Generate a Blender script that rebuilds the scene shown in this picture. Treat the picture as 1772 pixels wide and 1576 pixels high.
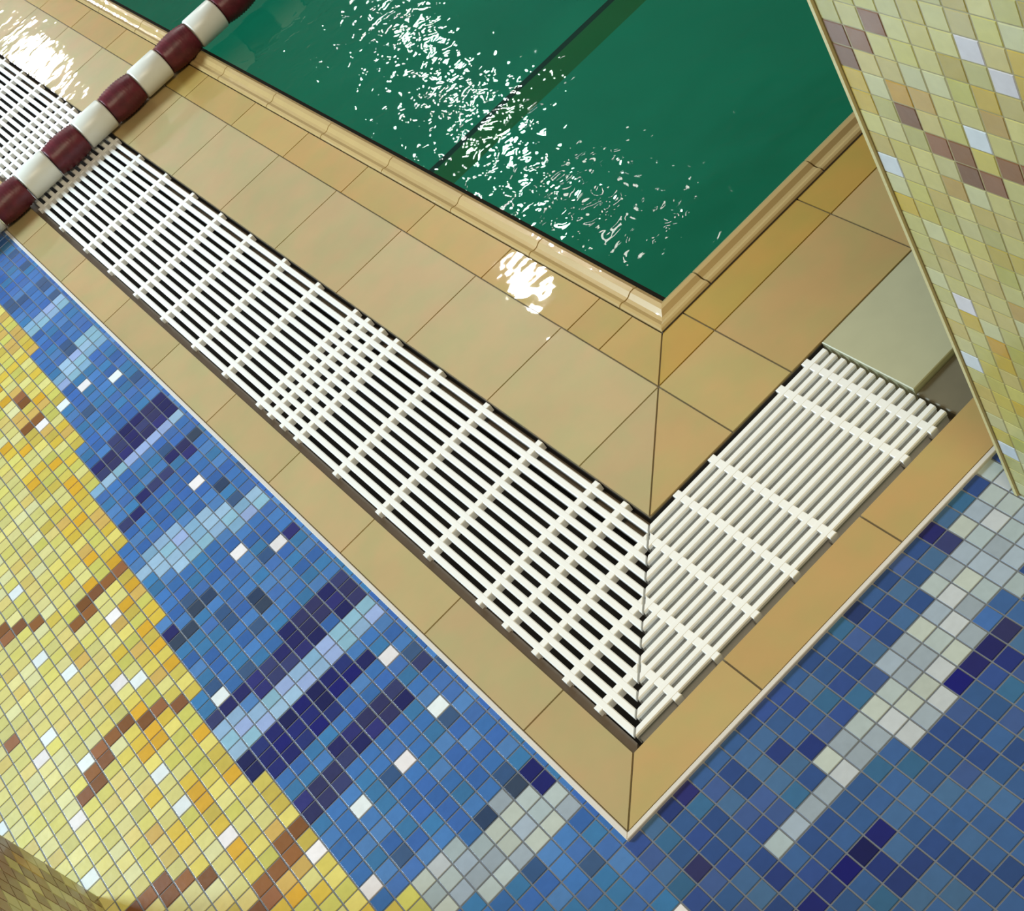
import bpy, bmesh, math, random, re
from mathutils import Vector, Matrix
C = bpy.context.scene.collection
for o in list(bpy.data.objects): bpy.data.objects.remove(o)
rnd = random.Random(7)

# ------------------------------------------------------------------ camera
cam_d = bpy.data.cameras.new('camera'); cam = bpy.data.objects.new('camera', cam_d); C.objects.link(cam)
R = [[0.7024171210918454, -0.5476953999926989, -0.45457665670806435],
     [-0.6985200308728591, -0.40780660749388575, -0.5880166131613188],
     [0.13667462972991222, 0.7305638368487491, -0.6690265509099103]]
m = Matrix.Identity(4)
for k in range(3):
    m[k][0] = R[0][k]; m[k][1] = -R[1][k]; m[k][2] = -R[2][k]
m[0][3], m[1][3], m[2][3] = -0.0329, -1.0606, 1.518
cam.matrix_world = m
cam_d.sensor_fit = 'HORIZONTAL'; cam_d.sensor_width = 36.0
cam_d.lens = 36.0 * 2710.5 / 1772.0
cam_d.clip_start = 0.02; cam_d.clip_end = 100
bpy.context.scene.camera = cam

# ------------------------------------------------------------------ world, lights, exposure
w = bpy.data.worlds.new('hall_air'); bpy.context.scene.world = w; w.use_nodes = True
w.node_tree.nodes['Background'].inputs[0].default_value = (1.0, 0.90, 0.74, 1)
w.node_tree.nodes['Background'].inputs[1].default_value = 0.15

def area(name, loc, target, sx, sy, power, col, shape='RECTANGLE'):
    d = bpy.data.lights.new(name, 'AREA'); d.shape = shape; d.size = sx
    if shape == 'RECTANGLE': d.size_y = sy
    d.energy = power; d.color = col
    o = bpy.data.objects.new(name, d); C.objects.link(o); o.location = loc
    o.rotation_euler = (Vector(target) - Vector(loc)).to_track_quat('-Z', 'Y').to_euler()
    return o
area('window_light', (-3.2, 4.3, 2.8), (0.1, 0.8, 0), 1.4, 1.1, 400, (0.68, 0.87, 1.0))
area('fill_light', (0.0, -1.6, 4.8), (0.3, 0.3, 0), 1.4, 1.4, 128, (1.0, 0.85, 0.60))  # unseen overhead fill, added to brighten deck and mosaic
for k, (lx, ly, pw) in enumerate([(1.85, 5.44, 16), (2.62, 6.75, 34), (1.27, 12.28, 50), (3.0, 8.2, 12), (2.40, 5.44, 1.5)]):  # the last, dim lamp is added for faint glimmers on the water
    area('ceiling_or_added_lamp', (lx, ly, 3.6), (lx - .5, ly - 2.2, 0), 0.20 if k != 2 else 0.5, 0, pw, (1.0, 0.97, 0.9), 'DISK')
vs = bpy.context.scene.view_settings
vs.view_transform = 'Standard'; vs.look = 'None'; vs.exposure = 0.0; vs.gamma = 1.0; vs.use_curve_mapping = False

# ------------------------------------------------------------------ helpers
def s2l(c): return tuple(((v/255)/12.92 if v/255 <= .04045 else ((v/255+.055)/1.055)**2.4) for v in c)
def mat(name):
    m = bpy.data.materials.new(name); m.use_nodes = True
    return m, m.node_tree.nodes, m.node_tree.links, m.node_tree.nodes['Principled BSDF']
def plain(name, col, rough=.5, noise=0.0, scale=40, bump=0.0, coat=0.0, coat_r=.05, metal=0.0):
    m, N, L, b = mat(name)
    b.inputs['Roughness'].default_value = rough; b.inputs['Metallic'].default_value = metal
    b.inputs['Coat Weight'].default_value = coat; b.inputs['Coat Roughness'].default_value = coat_r
    t = N.new('ShaderNodeTexCoord'); n = N.new('ShaderNodeTexNoise'); n.inputs['Scale'].default_value = scale
    n.inputs['Detail'].default_value = 5
    L.new(t.outputs['Object'], n.inputs['Vector'])
    mx = N.new('ShaderNodeMix'); mx.data_type = 'RGBA'
    mx.inputs[6].default_value = tuple(v*(1-noise) for v in col) + (1,)
    mx.inputs[7].default_value = tuple(min(1, v*(1+noise)) for v in col) + (1,)
    L.new(n.outputs['Fac'], mx.inputs[0]); L.new(mx.outputs[2], b.inputs['Base Color'])
    if bump:
        bp = N.new('ShaderNodeBump'); bp.inputs['Strength'].default_value = bump; bp.inputs['Distance'].default_value = .002
        L.new(n.outputs['Fac'], bp.inputs['Height']); L.new(bp.outputs[0], b.inputs['Normal'])
    return m
def attr_mat(name, rough, noise, scale, coat=0.0, coat_r=.05, bump=0.1, wave=None, cloud=None):
    m, N, L, b = mat(name)
    a = N.new('ShaderNodeVertexColor'); a.layer_name = 'tile_colour'
    t = N.new('ShaderNodeTexCoord'); n = N.new('ShaderNodeTexNoise'); n.inputs['Scale'].default_value = scale
    n.inputs['Detail'].default_value = 6
    L.new(t.outputs['Object'], n.inputs['Vector'])
    r = N.new('ShaderNodeMapRange'); r.inputs[3].default_value = 1-noise; r.inputs[4].default_value = 1+noise
    L.new(n.outputs['Fac'], r.inputs[0])
    mx = N.new('ShaderNodeMix'); mx.data_type = 'RGBA'; mx.blend_type = 'MULTIPLY'; mx.inputs[0].default_value = 1
    L.new(a.outputs['Color'], mx.inputs[6]); L.new(r.outputs[0], mx.inputs[7]); L.new(mx.outputs[2], b.inputs['Base Color'])
    if cloud:
        nc = N.new('ShaderNodeTexNoise'); nc.inputs['Scale'].default_value = 13; nc.inputs['Detail'].default_value = 3
        L.new(t.outputs['Object'], nc.inputs['Vector'])
        cr = N.new('ShaderNodeValToRGB'); e = cr.color_ramp.elements
        e[0].position = .36; e[0].color = cloud[0]+(1,); e[1].position = .64; e[1].color = cloud[1]+(1,)
        L.new(nc.outputs['Fac'], cr.inputs[0])
        m2 = N.new('ShaderNodeMix'); m2.data_type = 'RGBA'; m2.blend_type = 'MULTIPLY'; m2.inputs[0].default_value = 1
        L.new(mx.outputs[2], m2.inputs[6]); L.new(cr.outputs[0], m2.inputs[7]); L.new(m2.outputs[2], b.inputs['Base Color'])
    b.inputs['Roughness'].default_value = rough
    b.inputs['Coat Weight'].default_value = coat; b.inputs['Coat Roughness'].default_value = coat_r
    bp = N.new('ShaderNodeBump'); bp.inputs['Strength'].default_value = bump; bp.inputs['Distance'].default_value = .001
    L.new(n.outputs['Fac'], bp.inputs['Height']); L.new(bp.outputs[0], b.inputs['Normal'])
    if wave:                                   # thin film of water lying on the tiles
        n2 = N.new('ShaderNodeTexNoise'); n2.inputs['Scale'].default_value = wave[0]; n2.inputs['Detail'].default_value = 2
        L.new(t.outputs['Object'], n2.inputs['Vector'])
        b2 = N.new('ShaderNodeBump'); b2.inputs['Strength'].default_value = 1; b2.inputs['Distance'].default_value = wave[1]
        L.new(n2.outputs['Fac'], b2.inputs['Height']); L.new(b2.outputs[0], b.inputs['Coat Normal'])
    return m

class MB:
    def __init__(s): s.v = []; s.f = []; s.c = []
    def add(s, vs, fs, col=None):
        k = len(s.v); s.v += [tuple(v) for v in vs]; s.f += [tuple(i+k for i in f) for f in fs]
        s.c += [col]*len(fs)
    def box(s, a, b, col=None):
        x0, y0, z0 = a; x1, y1, z1 = b
        s.add([(x0,y0,z0),(x1,y0,z0),(x1,y1,z0),(x0,y1,z0),(x0,y0,z1),(x1,y0,z1),(x1,y1,z1),(x0,y1,z1)],
              [(3,2,1,0),(4,5,6,7),(0,1,5,4),(1,2,6,5),(2,3,7,6),(3,0,4,7)], col)
    def prism(s, poly, z0, z1, bev=0.0, col=None):
        a = sum(p[0]*q[1]-q[0]*p[1] for p, q in zip(poly, poly[1:]+poly[:1]))
        if a < 0: poly = poly[::-1]
        n = len(poly)
        lay = [(poly, z0), (poly, z1-bev)] if bev else [(poly, z0)]
        lay.append((inset(poly, bev) if bev else poly, z1))
        vs = [(x, y, z) for pl, z in lay for x, y in pl]; fs = [tuple(range(n))[::-1]]
        for l in range(len(lay)-1):
            for i in range(n):
                j = (i+1) % n; fs.append((l*n+i, l*n+j, (l+1)*n+j, (l+1)*n+i))
        fs.append(tuple((len(lay)-1)*n+i for i in range(n)))
        s.add(vs, fs, col)
    def build(s, name, material, parent=None, loc=(0,0,0), smooth=False):
        me = bpy.data.meshes.new(name)
        me.from_pydata([(v[0]-loc[0], v[1]-loc[1], v[2]-loc[2]) for v in s.v], [], s.f)
        if any(c is not None for c in s.c):
            at = me.color_attributes.new('tile_colour', 'FLOAT_COLOR', 'CORNER')
            buf = []
            for p, c in zip(me.polygons, s.c): buf += list((c or (.5,.5,.5))) [:3] and [*(c or (.5,.5,.5)), 1.0]*p.loop_total
            at.data.foreach_set('color', buf)
        me.materials.append(material)
        if smooth:
            for p in me.polygons: p.use_smooth = True
        me.update()
        o = bpy.data.objects.new(name, me); C.objects.link(o); o.location = loc
        if parent: o.parent = parent; o.location = Vector(loc)-parent.location
        return o
def inset(poly, d):
    n = len(poly); out = []
    for i in range(n):
        p0, p1, p2 = Vector(poly[i-1]), Vector(poly[i]), Vector(poly[(i+1) % n])
        e1 = (p1-p0).normalized(); e2 = (p2-p1).normalized()
        n1 = Vector((-e1.y, e1.x)); n2 = Vector((-e2.y, e2.x))
        b = n1+n2; k = d/max(.2, b.dot(n1)); out.append(tuple(p1+b*k))
    return out
def struct(o): o['kind'] = 'structure'; return o
def tag(o, label, cat, group=None, kind=None):
    o['label'] = label; o['category'] = cat
    if group: o['group'] = group
    if kind: o['kind'] = kind
    return o
def empty(name, loc):
    o = bpy.data.objects.new(name, None); C.objects.link(o); o.location = loc; o.empty_display_size = .05; return o

# ------------------------------------------------------------------ mosaic floor
P = 0.0265; OX = .62*P
# outlines of the laid pattern on the floor, in centimetres
SHORE = [(-11.5,204.9),(-11.7,196.8),(-12,187.2),(-11.4,181.5),(-13.8,177.6),(-14.5,168.5),(-14.9,161.2),(-16.5,158.8),(-16.6,152),(-17.3,145.3),(-19.2,143.1),(-19.4,137.4),(-19.4,131.7),(-21.2,130),(-21.9,124.6),(-22.7,118.2),(-23.3,112.8),(-24.4,108.4),(-24.6,99.2),(-25.4,89.7),(-27.8,87.1),(-28.1,80.7),(-28,72.5),(-30.3,72.2),(-30.7,64),(-30.5,55.5),(-30.7,50.8),(-28.1,50.5),(-27.9,45.5),(-28,39.3),(-27.8,36.8),(-28.3,32.6),(-26.5,31.9),(-26.2,25.7),(-26.2,19.3),(-25,18.6),(-23,18.1),(-23,13.7)]
PATCHES = [
  ('navy', [(-1.4,136.6),(-1.2,130.9),(-19.3,131),(-19.7,133.4),(-10.7,137.9),(-4.2,137.8)]),
  ('pale', [(-1.2,130.4),(-0.8,126.3),(-8.4,128),(-14.6,128),(-21.4,126.4),(-21.2,129.6),(-19.1,130.6)]),
  ('pale', [(-1.8,190.3),(-1.2,184.9),(-10.8,185.6),(-11.2,190.4)]),
  ('pale', [(-1.9,173.5),(-1.6,165.1),(-13.7,160.8),(-13.7,166.7)]),
  ('pale', [(-1.7,94.4),(-2.3,98.2),(-6.2,98.1),(-10.1,102.8),(-16.9,105.9),(-22.3,104.8),(-24.3,102.9),(-19.4,96.4),(-13.7,96.2),(-8.8,93.8),(-5,92.2)]),
  ('pale', [(-1.2,61.7),(-0.8,54.2),(-3.5,56.5),(-8.6,56.3),(-14.3,56.3),(-18.9,56),(-22.2,55.4),(-29.2,55.8),(-30.1,57.1),(-30.9,64.1),(-26.1,63.1),(-22,60.3),(-18.8,61),(-14,61.2),(-8.6,60.6),(-4.9,61)]),
  ('pale', [(-30.2,63.8),(-26.2,62.9),(-22.5,55.6),(-27.6,55.6),(-30.7,55.4)]),
  ('navy', [(-0.5,68.5),(-0.7,62),(-8.1,62.4),(-14,61.7),(-22.1,61.6),(-26,63.8),(-30.4,63.5),(-30.9,65.8),(-27.3,67.1),(-24.5,66.9),(-19.6,66.3),(-14.1,66.8),(-11.2,69.1),(-8.7,68.9),(-3.4,68.7)]),
  ('indigo', [(-14.3,56.5),(-11.2,50.4),(-15.9,49.6),(-20.2,48),(-22.9,49.4),(-26.3,47.5),(-28.2,48.1),(-28.3,50.1),(-30.8,50.5),(-30.9,55.2),(-27.7,55.4),(-22.8,55.2),(-19.1,55.2)]),
  ('indigo', [(-8.8,55.8),(-8.9,50.7),(-15,49),(-20.6,47.6),(-22.3,47),(-28.4,55.2),(-22.4,55),(-15.1,55.4)]),
  ('navy', [(-7.9,45.5),(-6.3,40.2),(-9.4,39.7),(-11.4,40.5),(-14.4,39.5),(-16.3,39.2),(-19.4,38.1),(-22.6,37.7),(-25.2,37.8),(-27.5,37.1),(-28.2,39.8),(-26.8,42.9),(-24.6,41.7),(-21.8,42.3),(-18.9,43.4),(-16.8,44.6),(-13.4,45.1),(-11,45.1)]),
  ('navy', [(-5,45.6),(-5,43.2),(-7.7,41.7),(-10.8,40.8),(-13.9,40.6),(-16.6,39.9),(-17.1,44.9),(-13.8,44.8),(-11.1,44.8),(-8.2,45.4)]),
  ('navy', [(-1.3,45.5),(-1.2,41.5),(-3.2,41.3),(-3.5,45.6)]),
  ('grey', [(-0.7,13.2),(-1,8.2),(-3.6,8.1),(-6.6,7.5),(-11.7,7.3),(-12.8,9.1),(-15.9,9.1),(-19.6,9.7),(-22.9,13.1),(-22.7,17.8),(-17.6,18.6),(-14.5,17.9),(-11.6,16.4),(-7.6,17.7),(-3.9,16.4)]),
  ('grey', [(62.8,-0.7),(58.5,-1.7),(54.5,-2.5),(52.6,-2.5),(49.8,-5.6),(45.7,-5.9),(42,-7.3),(39.3,-7.5),(34.8,-8.4),(34,-11),(31,-10.7),(26.9,-11.3),(23.3,-11.1),(20.7,-11.6),(20.1,-13.3),(17.8,-14.2),(12.3,-14),(10,-13.8),(9.5,-16.1),(11.6,-16.6),(15.5,-16.6),(19.1,-16.5),(22,-16.9),(28.5,-16.4),(28.4,-17.9),(32.3,-18.6),(34.7,-19.4),(36.9,-18.5),(37.2,-16.8),(39.3,-17.1),(42.1,-17.2),(44.7,-17.1),(45.5,-14.6),(47.2,-13.8),(49.3,-14.4),(51.5,-14.7),(61.7,-8.6)]),
]
STREAKS = [
  ('slate', [(-1.1,120.4),(-2,120.2)]),
  ('navy', [(-4.3,119.1),(-8.2,120.7),(-10.3,118.1),(-15,117.7),(-19.2,116)]),
  ('navy', [(-21.1,115.7),(-22,115.6)]),
  ('slate', [(-4.4,105.4),(-5,105.3)]),
  ('slate', [(-18.3,86.6),(-18.9,86.6)]),
  ('slate', [(-21.1,86.4),(-21.7,86.3)]),
  ('slate', [(-24.3,83.9),(-25,83.9)]),
  ('navy', [(-27,86.8),(-26.7,85.6)]),
  ('slate', [(-12.3,78.1),(-12.4,76.5)]),
  ('navy', [(-2.3,84.1),(-1.1,83.6)]),
  ('navy', [(-6.5,53),(-7.5,52.1)]),
  ('slate', [(-4.8,17.7),(-4.9,17.3)]),
  ('slate', [(-10.4,17.4),(-10.5,17.2)]),
  ('indigo', [(-1.9,16),(-1.2,13.8)]),
  ('indigo', [(38,-18.2),(38,-18.3)]),
  ('navy', [(41,-17.9),(43.3,-18),(44.8,-18.2)]),
  ('indigo', [(42.7,-20.1),(43.7,-20.2)]),
  ('blue', [(46.4,-15.2),(46.3,-15.3)]),
  ('indigo', [(19.2,-23.6),(16.3,-23.6),(13.4,-23.5),(10.8,-23.3),(8.1,-23.4),(5.3,-23.3)]),
  ('navy', [(8.6,-1),(8.6,-1.4)]),
  ('navy', [(51,-3.8),(50.8,-2.3)]),
  ('navy', [(3.4,-9.8),(3.2,-9.9)]),
  ('brown', [(-25.8,107.7),(-28,108.4),(-31.1,108.4),(-33.5,107.3),(-35.8,104.9),(-37.8,103.2)]),
  ('brown', [(-48,116.7),(-46.3,116.2),(-44.1,114.5),(-42.3,113.3)]),
  ('brown', [(-31.9,73.5),(-34.4,75.6),(-37.2,76.7),(-40.4,78.8),(-42.7,77.8),(-44,77.5),(-46.1,76),(-48.9,73.3)]),
  ('brown', [(-29.7,38.5),(-31.7,38.1),(-32.3,36.3),(-33.7,36.3),(-35.4,36),(-36.9,35.7)]),
  ('brown', [(-42.8,44.1),(-44.3,45.2),(-47.2,47.2),(-48.7,49.3),(-51.2,49.2),(-53.3,48.1)]),
  ('brown', [(-37.2,32.2),(-39.2,33)]),
  ('brown', [(-56.4,94.9),(-56.9,95.1)]),
  ('brown', [(-21.5,160.8),(-22.5,160.7)]),
  ('brown', [(-21.9,171.2),(-21.8,169.3)]),
]
WHITE_TILES = [(-10.5,157.9),(-5.4,152.1),(-15.7,158),(-7.7,109.9),(-10.5,89.1),(-4.7,83.6),(-5,49.3),(-26.8,67.7),(-4.9,35.7),(-13.2,33),(-21.3,33),(-1.5,-11.5),(-31.9,100),(-35.2,84.6),(-37.8,84.9),(-46.2,79),(-51.5,86.8),(-48.8,89.4),(-40.5,65.7),(-41,97.2),(-40.2,57.7),(-37.8,46.9),(-29.5,32.9),(-26.8,22.8),(-51.9,70.9),(-54.4,60.2),(-62.2,81.7),(-21.9,157.4),(-45.3,105.2),(-41,124.2)]
PAL = {   # colours of the tiles themselves (sRGB), several glazes for each
 'yellow': [(196,188,122),(205,196,130),(188,184,124),(204,198,146),(180,176,112),(198,182,120),(188,166,98),(204,204,164),(196,190,108)],
 'amber': [(196,182,100),(200,174,82),(186,168,88),(208,196,118),(198,156,66),(188,184,104),(204,198,134),(190,160,96)],
 'brown': [(132,88,52),(120,80,54),(142,96,66),(116,76,44)],
 'blue': [(66,106,164),(58,96,150),(76,116,170),(62,112,154),(52,84,142),(84,120,168),(70,100,156),(58,104,140),(60,92,156)],
 'deep': [(62,92,138),(52,80,124),(44,66,116),(70,100,138),(56,96,126),(40,58,110),(66,84,132),(58,86,132),(50,68,128),(74,104,136)],
 'navy': [(34,36,90),(40,42,84),(46,48,88),(28,32,84),(44,46,104),(52,58,100)],
 'indigo': [(22,24,92),(26,30,88),(30,36,98),(20,24,72),(34,44,98)],
 'slate': [(44,62,92),(52,66,88)],
 'pale': [(138,166,196),(124,158,186),(150,178,204),(134,170,190),(146,164,204)],
 'grey': [(150,164,170),(162,174,176),(140,152,164),(168,176,170),(146,160,176),(172,178,184)],
 'white': [(232,228,232),(224,232,236)] }
PAL = {k: [s2l(c) for c in v] for k, v in PAL.items()}
MUL = {'yellow': 1.12, 'amber': 1.08, 'brown': 1.05, 'blue': 1.2, 'deep': 1.15, 'navy': 1.1, 'indigo': 1.25, 'pale': 1.1, 'grey': 1.15}
MEAN = {k: [sum(c[i] for c in PAL[k])/len(PAL[k]) for i in range(3)] for k in ('blue', 'deep', 'yellow')}
def glaze(kind):
    c = rnd.choice(PAL[kind]); k = rnd.uniform(.91, 1.09)*MUL.get(kind, 1)
    if kind == 'blue' and rnd.random() < .05: c = rnd.choice(PAL['slate']); k = 1.2
    if kind == 'deep' and rnd.random() < .05: c = rnd.choice(PAL['indigo']); k = 1.2
    if kind in MEAN: c = [mv+(v-mv)*.72 for v, mv in zip(c, MEAN[kind])]
    lum = sum(c)/3; sat = 1.0 if kind in ('white', 'grey') else (1.12 if kind in ('yellow', 'amber') else 1.12)
    return tuple(max(.004, min(.95, (lum+(v-lum)*sat)*k)) for v in c)
def inside(poly, x, y):
    hit = False
    for (x1, y1), (x2, y2) in zip(poly, poly[1:]+poly[:1]):
        if (y1 > y) != (y2 > y) and x < (x2-x1)*(y-y1)/(y2-y1)+x1: hit = not hit
    return hit
def away(line, x, y):
    best = 1e9
    for (x1, y1), (x2, y2) in zip(line, line[1:]):
        dx, dy = x2-x1, y2-y1; q = dx*dx+dy*dy
        t = max(0, min(1, ((x-x1)*dx+(y-y1)*dy)/q)) if q else 0
        best = min(best, math.hypot(x-x1-t*dx, y-y1-t*dy))
    return best
def mosaic(cells, frame, h=.0014, gap=.0006):
    """cells: (a, b, colour) lower corner in plane units; frame: (origin, A axis, B axis, normal)"""
    O, A, B, Nn = [Vector(v) for v in frame]
    mb = MB(); t = P
    for a, b, c in cells:
        q = []
        for g, hh in ((gap, 0), (gap+.0009, h)):
            for da, db in ((g, g), (t-g, g), (t-g, t-g), (g, t-g)):
                q.append(O + A*(a+da) + B*(b+db) + Nn*hh)
        mb.add(q, [(4,5,6,7), (0,1,5,4), (1,2,6,5), (2,3,7,6), (3,0,4,7)], c)
    return mb
cells = []
SAND = [(-10, 330)]+SHORE+[(-21, 8), (-24, -10), (-30, -30), (-25, -130), (-140, -130), (-140, 330)]
LINE = SAND[:-3]
WHITE = {(math.floor((x/100-OX)/P), math.floor(y/100/P)) for x, y in WHITE_TILES}
for j in range(-42, 115):
    for i in range(-46, 46):
        if i*P+OX > .012 and j*P > -.001: continue
        x = (i*P+OX+P/2)*100; y = (j*P+P/2)*100
        if inside(SAND, x, y):
            kind = 'yellow' if away(LINE, x, y) > 8+rnd.random()*8 else 'amber'
        else:
            kind = 'deep' if x > 0 and y < 0 else 'blue'
            for k, poly in PATCHES:
                if inside(poly, x, y): kind = k
        for k, line in STREAKS:
            if away(line, x, y) < 1.4 and (k == 'brown') == (kind in ('yellow', 'amber', 'brown')): kind = k
        if (i, j) in WHITE: kind = 'white'
        cells.append((i*P+OX, j*P, glaze(kind)))
grout_c = s2l((112,118,128))
tile_m = attr_mat('glass_mosaic', .28, .10, 90, coat=.25, coat_r=.12, bump=.25)
fl = mosaic(cells, ((0,0,-.0055), (1,0,0), (0,1,0), (0,0,1)))
fl.box((-1.3,-1.2,-.03), (1.3, 0.0, -.0050), grout_c)
fl.box((-1.3,0.0,-.03), (0.0, 3.2, -.0050), grout_c)
struct(fl.build('floor', tile_m))

# pale edging strip between mosaic and deck
eb = MB()
eb.prism([(-.003,-.003),(.004,.004),(.004,3.4),(-.003,3.4)], -.02, .0008, .0008)
eb.prism([(-.003,-.003),(.004,.004),(2.6,.004),(2.6,-.003)], -.02, .0008, .0008)
struct(eb.build('trim_1', plain('pale_edging', s2l((214,208,200)), .35, .05)))

# ------------------------------------------------------------------ beige deck tiles (both sides of the channel)
XR, YL = 2.6, 4.2
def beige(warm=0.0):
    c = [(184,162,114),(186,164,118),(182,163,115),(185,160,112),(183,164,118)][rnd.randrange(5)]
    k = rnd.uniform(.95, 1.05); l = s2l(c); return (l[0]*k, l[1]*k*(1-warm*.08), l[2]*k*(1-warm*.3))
deck = MB(); G = .0013
def band(a0, a1, leftcuts, rightcuts, z=0.0, warm=0.0, z0=-.018):
    lc = [None]+leftcuts; 
    for arm, cuts in ((0, leftcuts), (1, rightcuts)):
        prev = None
        for c in cuts:
            poly = [(a0,a0),(a1,a1),(a1,c),(a0,c)] if prev is None else [(a0,prev),(a1,prev),(a1,c),(a0,c)]
            poly = [q for n, q in enumerate(poly) if math.dist(q, poly[n-1]) > 1e-4]
            if arm: poly = [(y, x) for x, y in poly]
            aa = sum(p[0]*q[1]-q[0]*p[1] for p, q in zip(poly, poly[1:]+poly[:1]))
            if aa < 0: poly = poly[::-1]
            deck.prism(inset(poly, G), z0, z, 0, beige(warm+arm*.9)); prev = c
cuts = lambda s, e: [s+.245*k for k in range(40) if s+.245*k < e]+[e]
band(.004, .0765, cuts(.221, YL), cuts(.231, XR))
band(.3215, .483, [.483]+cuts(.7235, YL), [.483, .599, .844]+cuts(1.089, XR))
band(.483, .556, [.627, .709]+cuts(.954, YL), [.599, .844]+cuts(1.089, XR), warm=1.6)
gc = s2l((112,100,76))
for a0, a1 in ((.004,.0765), (.3215,.556)):
    deck.prism([(a0,a0),(a1,a1),(a1,YL),(a0,YL)], -.16, -.0022, 0, gc)
    deck.prism([(a0,a0),(a1,a1),(XR,a1),(XR,a0)], -.16, -.0022, 0, gc)
struct(deck.build('pool_deck', attr_mat('wet_beige_stoneware', .42, .10, 9, coat=.75, coat_r=.035, bump=.12, wave=(16, .0011), cloud=((.93, 1.0, .95), (1.05, .97, .96)))))

# ------------------------------------------------------------------ rounded coping lip
cp = MB()
prof = [(.5572,-.02),(.5572,.001),(.5595,.0040),(.5640,.0050),(.5700,.0030),(.5760,.0035),(.5840,.0085),(.5920,.0090),(.5975,.0060),(.600,.000),(.6005,-.06),(.5572,-.06)]
def coping(y0, y1, arm, first, col):
    n = len(prof); V = []
    for s in (0, 1):
        for a, z in prof:
            t = (a if first and s == 0 else (y0+G if s == 0 else y1-G))
            V.append((a, t, z) if arm == 0 else (t, a, z))
    F = [(i, (i+1) % n, n+(i+1) % n, n+i) for i in range(n)]+[tuple(range(n)), tuple(range(n, 2*n))[::-1]]
    if arm == 0: F = [f[::-1] for f in F]
    cp.add(V, F, col)
for arm, end in ((0, YL), (1, XR)):
    cs = [.66]+[.905+.245*k for k in range(20) if .905+.245*k < end]+[end]; prev = None
    for c in cs:
        k = rnd.uniform(.94, 1.05); col = tuple(v*k for v in s2l((196,168,112)))
        coping(prev, c, arm, prev is None, col); prev = c
dk = MB(); dk.prism([(.5995,.5995),(.610,.610),(.610,YL),(.5995,YL)], -.06, -.0072)  # black strip painting in the shade line beside the coping lip
struct(dk.build('lip_shade_strip', plain('lip_shade', s2l((14,18,12)), .95, .1)))
for arm_poly in ([(.5545,.5545),(.5590,.5590),(XR,.5590),(XR,.5545)],):
    cp.prism(arm_poly, -.02, .0006, 0, s2l((40,26,12)))
struct(cp.build('pool_coping', attr_mat('glazed_coping', .25, .08, 14, coat=.9, coat_r=.04, bump=.1, wave=(30, .0016))))

# ------------------------------------------------------------------ drain channel, ledges, gratings
ch = MB()
for z0, z1, a0, a1 in ((-.17, -.13, .075, .323),):
    ch.box((a0, a0, z0), (a1, YL, z1)); ch.box((a1, a0, z0), (XR, a1, z1))
ch.box((.070,.07,-.13),(.0768,YL,-.004)); ch.box((.3212,.3212,-.13),(.326,YL,-.004))
ch.box((.0768,.070,-.13),(XR,.0768,-.004)); ch.box((.326,.3212,-.13),(XR,.326,-.004))
struct(ch.build('drain_channel', plain('dark_wet_concrete', s2l((44,40,38)), .6, .3, 30)))
lg = MB()   # the ledge the gratings sit on
lg.prism([(.0768,.0768),(.0885,.0885),(.0885,YL),(.0768,YL)], -.05, -.010)
lg.prism([(.0768,.0768),(.0885,.0885),(.66,.0885),(.66,.0768)], -.05, -.034)
lg.box((.0885,.20,-.05),(.100,YL,-.028)); lg.box((.300,.33,-.05),(.3212,YL,-.028))
lg.box((.20,.0885,-.05),(.66,.100,-.028)); lg.box((.33,.300,-.05),(.66,.3212,-.028))
struct(lg.build('trim_2', plain('taupe_ledge', s2l((108,96,82)), .5, .15, 60)))

white_m = plain('white_plastic', (.90,.895,.86), .32, .03, 50, .05)
BW = .0098; PITCH = .01772; NB = 13; HB = .026
def bar(a0, t0, t1, arm, mit0=None, round_end=False):
    """one slat: lies across a0..a0+BW, runs t0..t1; mitred at the corner"""
    prof = [(.0032,-HB),(.0032,-.0062),(0,-.0055),(0,-.0014),(.0014,0),(BW-.0014,0),(BW,-.0014),(BW,-.0055),(BW-.0032,-.0062),(BW-.0032,-HB)]
    mb = MB(); n = len(prof); V = []
    for s in (0, 1):
        for a, z in prof:
            x = a0+a; t = (x+.0022 if (mit0 and s == 0) else (t0 if s == 0 else t1))
            if s and round_end: t -= .0 if z < -.002 and 0 < a < BW else .0012
            V.append((x, t, z) if arm == 0 else (t, x, z))
    F = [(i, (i+1) % n, n+(i+1) % n, n+i) for i in range(n)]+[tuple(range(n)), tuple(range(n, 2*n))[::-1]]
    if arm == 0: F = [f[::-1] for f in F]
    mb.add(V, F); return mb
def grating(arm, end, crossings, label, group=None):
    root = empty('drain_grating', (.2, 1.2, 0) if arm == 0 else (.4, .2, 0))
    tag(root, label, 'drain grating')
    for k in range(NB):
        a0 = .0902+k*PITCH
        bar(a0, 0, end, arm, True, arm == 1).build('slat', white_m, root, smooth=False)
    for t in crossings:
        lo, hi = .0842, .3198
        hw = .0058
        mb = MB()
        # never past the mitre
        lim = t-hw-.002
        if lim < hi:
            poly = [(lo, t-hw), (max(lo, t-hw-.003), t-hw), (min(hi, t+hw-.003), t+hw), (lo, t+hw)]
        else:
            poly = [(lo, t-hw), (hi, t-hw), (hi, t+hw), (lo, t+hw)]
        if arm: poly = [(y, x) for x, y in poly]
        mb.prism(poly, -.0135, -.0003, .0008)
        mb.build('crossbar', white_m, root)
    return root
lefts = [.161,.230,.300,.3708,.4364,.5766,.7178,.8559,.9926,1.0435,1.0912,1.1348,1.2739,1.4087,1.5551,1.6914,1.8308,1.972,2.12,2.255,2.395,2.487,2.535,2.584,2.639]+[2.775+.1395*k for k in range(9)]
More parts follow.
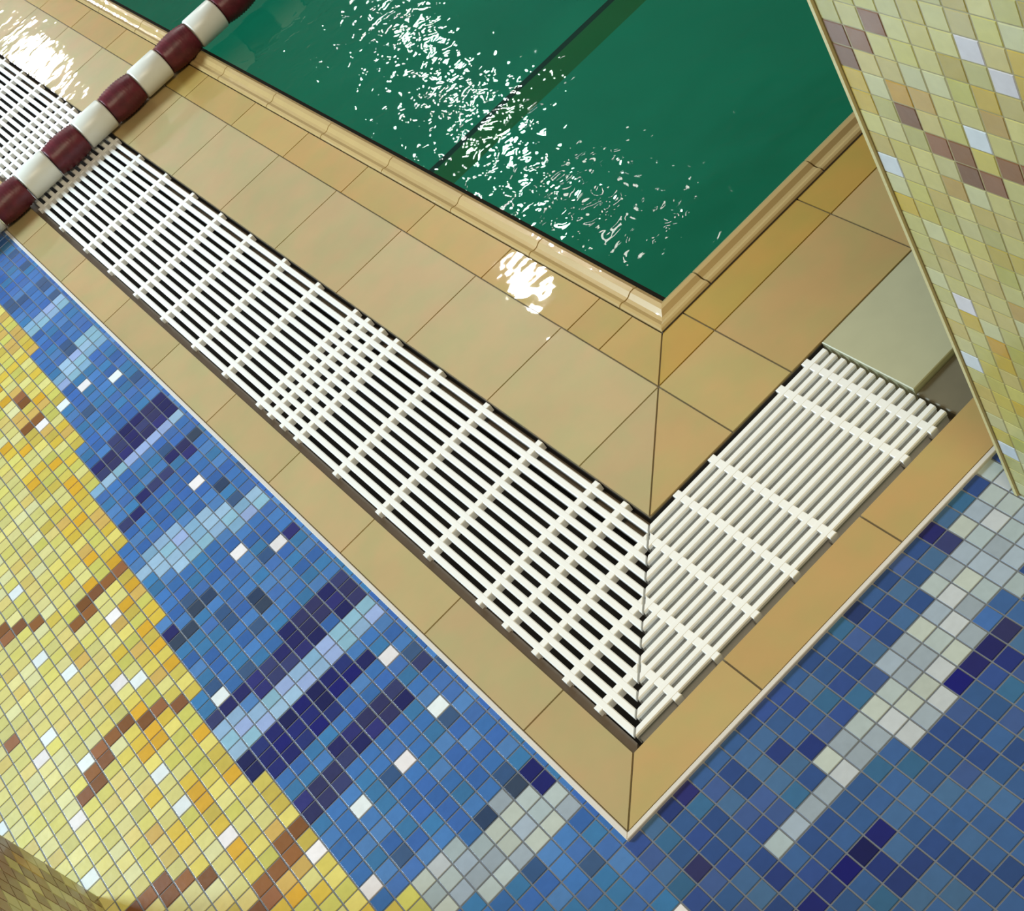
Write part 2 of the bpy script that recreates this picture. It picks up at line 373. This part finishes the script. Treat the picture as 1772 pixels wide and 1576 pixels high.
rights = [.161,.2295,.2996,.3694,.437,.5705,.6215]
grating(0, 4.1, lefts, 'long white slatted drain grating running under the maroon and white lane rope')
grating(1, .6525, rights, 'short white slatted drain grating beyond the mitre joint, with a cut far end')

# stone pieces closing the channel past the short grating
st = MB(); st.prism([(.6575,.151),(1.9,.151),(1.9,.3200),(.6575,.3200)], -.03, .0006, .0012)
tag(st.build('cover_slab', plain('pale_stone', s2l((184,182,148)), .4, .08, 25, .1, coat=.4), None, (.9,.23,0)),
    'pale stone slab covering the channel past the cut end of the grating', 'cover slab')
st = MB(); st.prism([(.6575,.0775),(1.9,.0775),(1.9,.149),(.6575,.149)], -.05, -.007, .0015)
tag(st.build('channel_slab', plain('dark_stone', s2l((112,104,82)), .5, .15, 40, .1), None, (.9,.11,-.02)),
    'narrow dark sunken slab between the pale cover slab and the outer tiles', 'slab')

# ------------------------------------------------------------------ pool basin and water
D = 1.0; WZ = -.009
def act(p0):  # where a point seen on the water surface lies on the pool floor
    k = (1.518+D)/1.518; return p0*k
yl = -1.0606+(1.285+1.0606)*(1.518+D)/1.518
pb = MB()
g1, g2, g3 = s2l((40,178,150)), s2l((8,40,30)), s2l((74,134,66))
ys = [(.6, yl-.13, g1), (yl-.13, yl-.012, g3), (yl-.012, yl+.014, g2), (yl+.014, 9.0, g1)]
for y0, y1, c in ys: pb.box((.6, y0, -D-.05), (7.0, y1, -D), c)
pb.box((.560,.560,-D-.05),(.6,9.0,-.05), g1); pb.box((.6,.560,-D-.05),(7.0,.6,-.05), g1)
pbm = attr_mat('green_pool_tile', .5, .14, 3.0, bump=.05)
struct(pb.build('pool_basin', pbm))

wm = bpy.data.materials.new('pool_water'); wm.use_nodes = True; N = wm.node_tree.nodes; L = wm.node_tree.links
N.clear(); out = N.new('ShaderNodeOutputMaterial'); mix = N.new('ShaderNodeMixShader')
tr = N.new('ShaderNodeBsdfTransparent'); tr.inputs[0].default_value = (.38, .88, .84, 1)
gl = N.new('ShaderNodeBsdfGlossy'); gl.inputs['Roughness'].default_value = .012; gl.inputs['Color'].default_value = (1,1,1,1)
fr = N.new('ShaderNodeFresnel'); fr.inputs['IOR'].default_value = 1.34
tc = N.new('ShaderNodeTexCoord')
na = N.new('ShaderNodeTexNoise'); na.inputs['Scale'].default_value = 30; na.inputs['Detail'].default_value = 1.2; na.inputs['Distortion'].default_value = .8
nb = N.new('ShaderNodeTexNoise'); nb.inputs['Scale'].default_value = 9; nb.inputs['Detail'].default_value = 2
nm = N.new('ShaderNodeTexNoise'); nm.inputs['Scale'].default_value = 2.2; nm.inputs['Detail'].default_value = 1
mr = N.new('ShaderNodeMapRange'); mr.inputs[1].default_value = .42; mr.inputs[2].default_value = .62; mr.inputs[3].default_value = .25; mr.inputs[4].default_value = 1
for n in (na, nb, nm): L.new(tc.outputs['Object'], n.inputs['Vector'])
L.new(nm.outputs['Fac'], mr.inputs[0])
b1 = N.new('ShaderNodeBump'); b1.inputs['Distance'].default_value = .0026; b1.inputs['Strength'].default_value = 1
b2 = N.new('ShaderNodeBump'); b2.inputs['Distance'].default_value = .004; b2.inputs['Strength'].default_value = 1
mu = N.new('ShaderNodeMath'); mu.operation = 'MULTIPLY'
L.new(na.outputs['Fac'], mu.inputs[0]); L.new(mr.outputs[0], mu.inputs[1])
L.new(mu.outputs[0], b1.inputs['Height']); L.new(nb.outputs['Fac'], b2.inputs['Height']); L.new(b2.outputs[0], b1.inputs['Normal'])
L.new(b1.outputs[0], gl.inputs['Normal']); L.new(b1.outputs[0], fr.inputs['Normal'])
L.new(fr.outputs[0], mix.inputs[0]); L.new(tr.outputs[0], mix.inputs[1]); L.new(gl.outputs[0], mix.inputs[2]); L.new(mix.outputs[0], out.inputs[0])
wb = MB(); wb.add([(.6003,.6003,WZ),(7,.6003,WZ),(7,9,WZ),(.6003,9,WZ)], [(0,1,2,3)])
tag(wb.build('pool_water', wm), 'clear green rippled pool water glittering with lamp reflections', 'water', kind='stuff')

# ------------------------------------------------------------------ walls standing on the mosaic
def wall(name, x, y_end, y_far, height, thick, side, special, shade_bias):
    """face in the plane x, ending at y_end, running towards -y; side=-1 faces -x, +1 faces +x"""
    cells = []
    ni = int((y_end-y_far)/P); nj = int(height/P)
    for i in range(ni):
        for j in range(nj):
            c = special.get((i, j))
            if c is None:
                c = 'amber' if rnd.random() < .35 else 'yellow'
                if rnd.random() < shade_bias: c = 'brown'
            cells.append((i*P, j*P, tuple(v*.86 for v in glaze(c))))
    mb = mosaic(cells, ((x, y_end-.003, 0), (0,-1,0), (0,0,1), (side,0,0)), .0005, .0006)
    if side > 0: mb.f = [f[::-1] for f in mb.f]
    # end face
    n = int(thick/P)
    c2 = [(i*P, j*P, glaze('yellow')) for i in range(n) for j in range(nj)]
    m2 = mosaic(c2, ((x-side*.004, y_end, 0), (-side,0,0), (0,0,1), (0,1,0)))
    if side < 0: pass
    mb.add(m2.v, m2.f if side > 0 else [f[::-1] for f in m2.f]); mb.c[-len(m2.f):] = m2.c
    x2 = x-side*(n*P+.004)
    mb.box((min(x, x2), y_far, -.0055), (max(x, x2), y_end, height), s2l((158,146,92)))
    return struct(mb.build(name, tile_m))
sp = {}
for c in [(0,25),(0,26),(1,26),(2,23),(2,27),(3,22),(4,21),(4,22),(5,21),(6,22),(7,22),(8,23)]: sp[c] = 'brown'
for c in [(0,3),(0,9),(0,20),(1,13),(5,23),(6,27),(7,26)]: sp[c] = 'white'
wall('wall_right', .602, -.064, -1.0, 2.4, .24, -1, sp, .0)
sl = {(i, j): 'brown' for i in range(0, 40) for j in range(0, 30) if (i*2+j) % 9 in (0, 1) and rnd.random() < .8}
wall('wall_left', -.557, .5615, -1.0, 1.1, .24, 1, sl, .55)  # beyond its brown streaks, extra brown tiles paint in the shade on this face
tb = MB(); tb.box((.5990,-.0660,-.004),(.6035,-.0615,2.4))
struct(tb.build('trim_3', plain('cream_corner_bead', s2l((216,204,146)), .3, .03)))

# ------------------------------------------------------------------ lane rope with floats
root = empty('lane_rope', (.05, 2.30, 0))
tag(root, 'lane rope strung with alternating white and maroon floats, lying across deck and water', 'lane rope')
RZ = .039; RY = 2.302
def lathe(prof, x0, seg=28):
    mb = MB(); n = len(prof)
    for a, r in prof:
        for s in range(seg):
            t = 2*math.pi*s/seg; mb.v.append((x0+a, RY+r*math.cos(t), RZ+r*math.sin(t)))
    for k in range(n-1):
        for s in range(seg):
            s2 = (s+1) % seg; mb.f.append((k*seg+s, (k+1)*seg+s, (k+1)*seg+s2, k*seg+s2)); mb.c.append(None)
    return mb
mw = plain('white_float', (.80,.82,.76), .35, .05, 20)
mmr = plain('maroon_float', s2l((96,26,40)), .42, .75, 42, .8)
rp = lathe([(0,.001),(0,.006),(2.45,.006),(2.45,.001)], -.50, 12); rp.build('rope', plain('dark_rope', s2l((40,34,34)), .8, .2, 90), root, (0,0,0), True)
wp = [(-.039,.008),(-.039,.0335),(-.0372,.0362),(-.035,.0372),(.035,.0372),(.0372,.0362),(.039,.0335),(.039,.008)]
mp = [(-.043,.008),(-.043,.030)]
for k in range(25):
    u = -1+2*k/24; mp.append((.0425*u, .0345+.0045*(1-u*u)+.0011*math.cos(k*math.pi)))
mp += [(.043,.030),(.043,.008)]
w0 = r0 = None
for k in range(-3, 12):
    for kind, x in (('m', .054+.169*k), ('w', .054+.169*k+.0845)):
        src = r0 if kind == 'm' else w0
        if src is None:
            mb = lathe(mp if kind == 'm' else wp, x)
            o = mb.build('float', mmr if kind == 'm' else mw, root, (x, RY, RZ), True)
            o['label'] = 'ribbed maroon float' if kind == 'm' else 'smooth white float'
            if kind == 'm': r0 = o
            else: w0 = o
        else:
            o = src.copy(); C.objects.link(o); o.parent = root; o.location = Vector((x, RY, RZ))-root.location
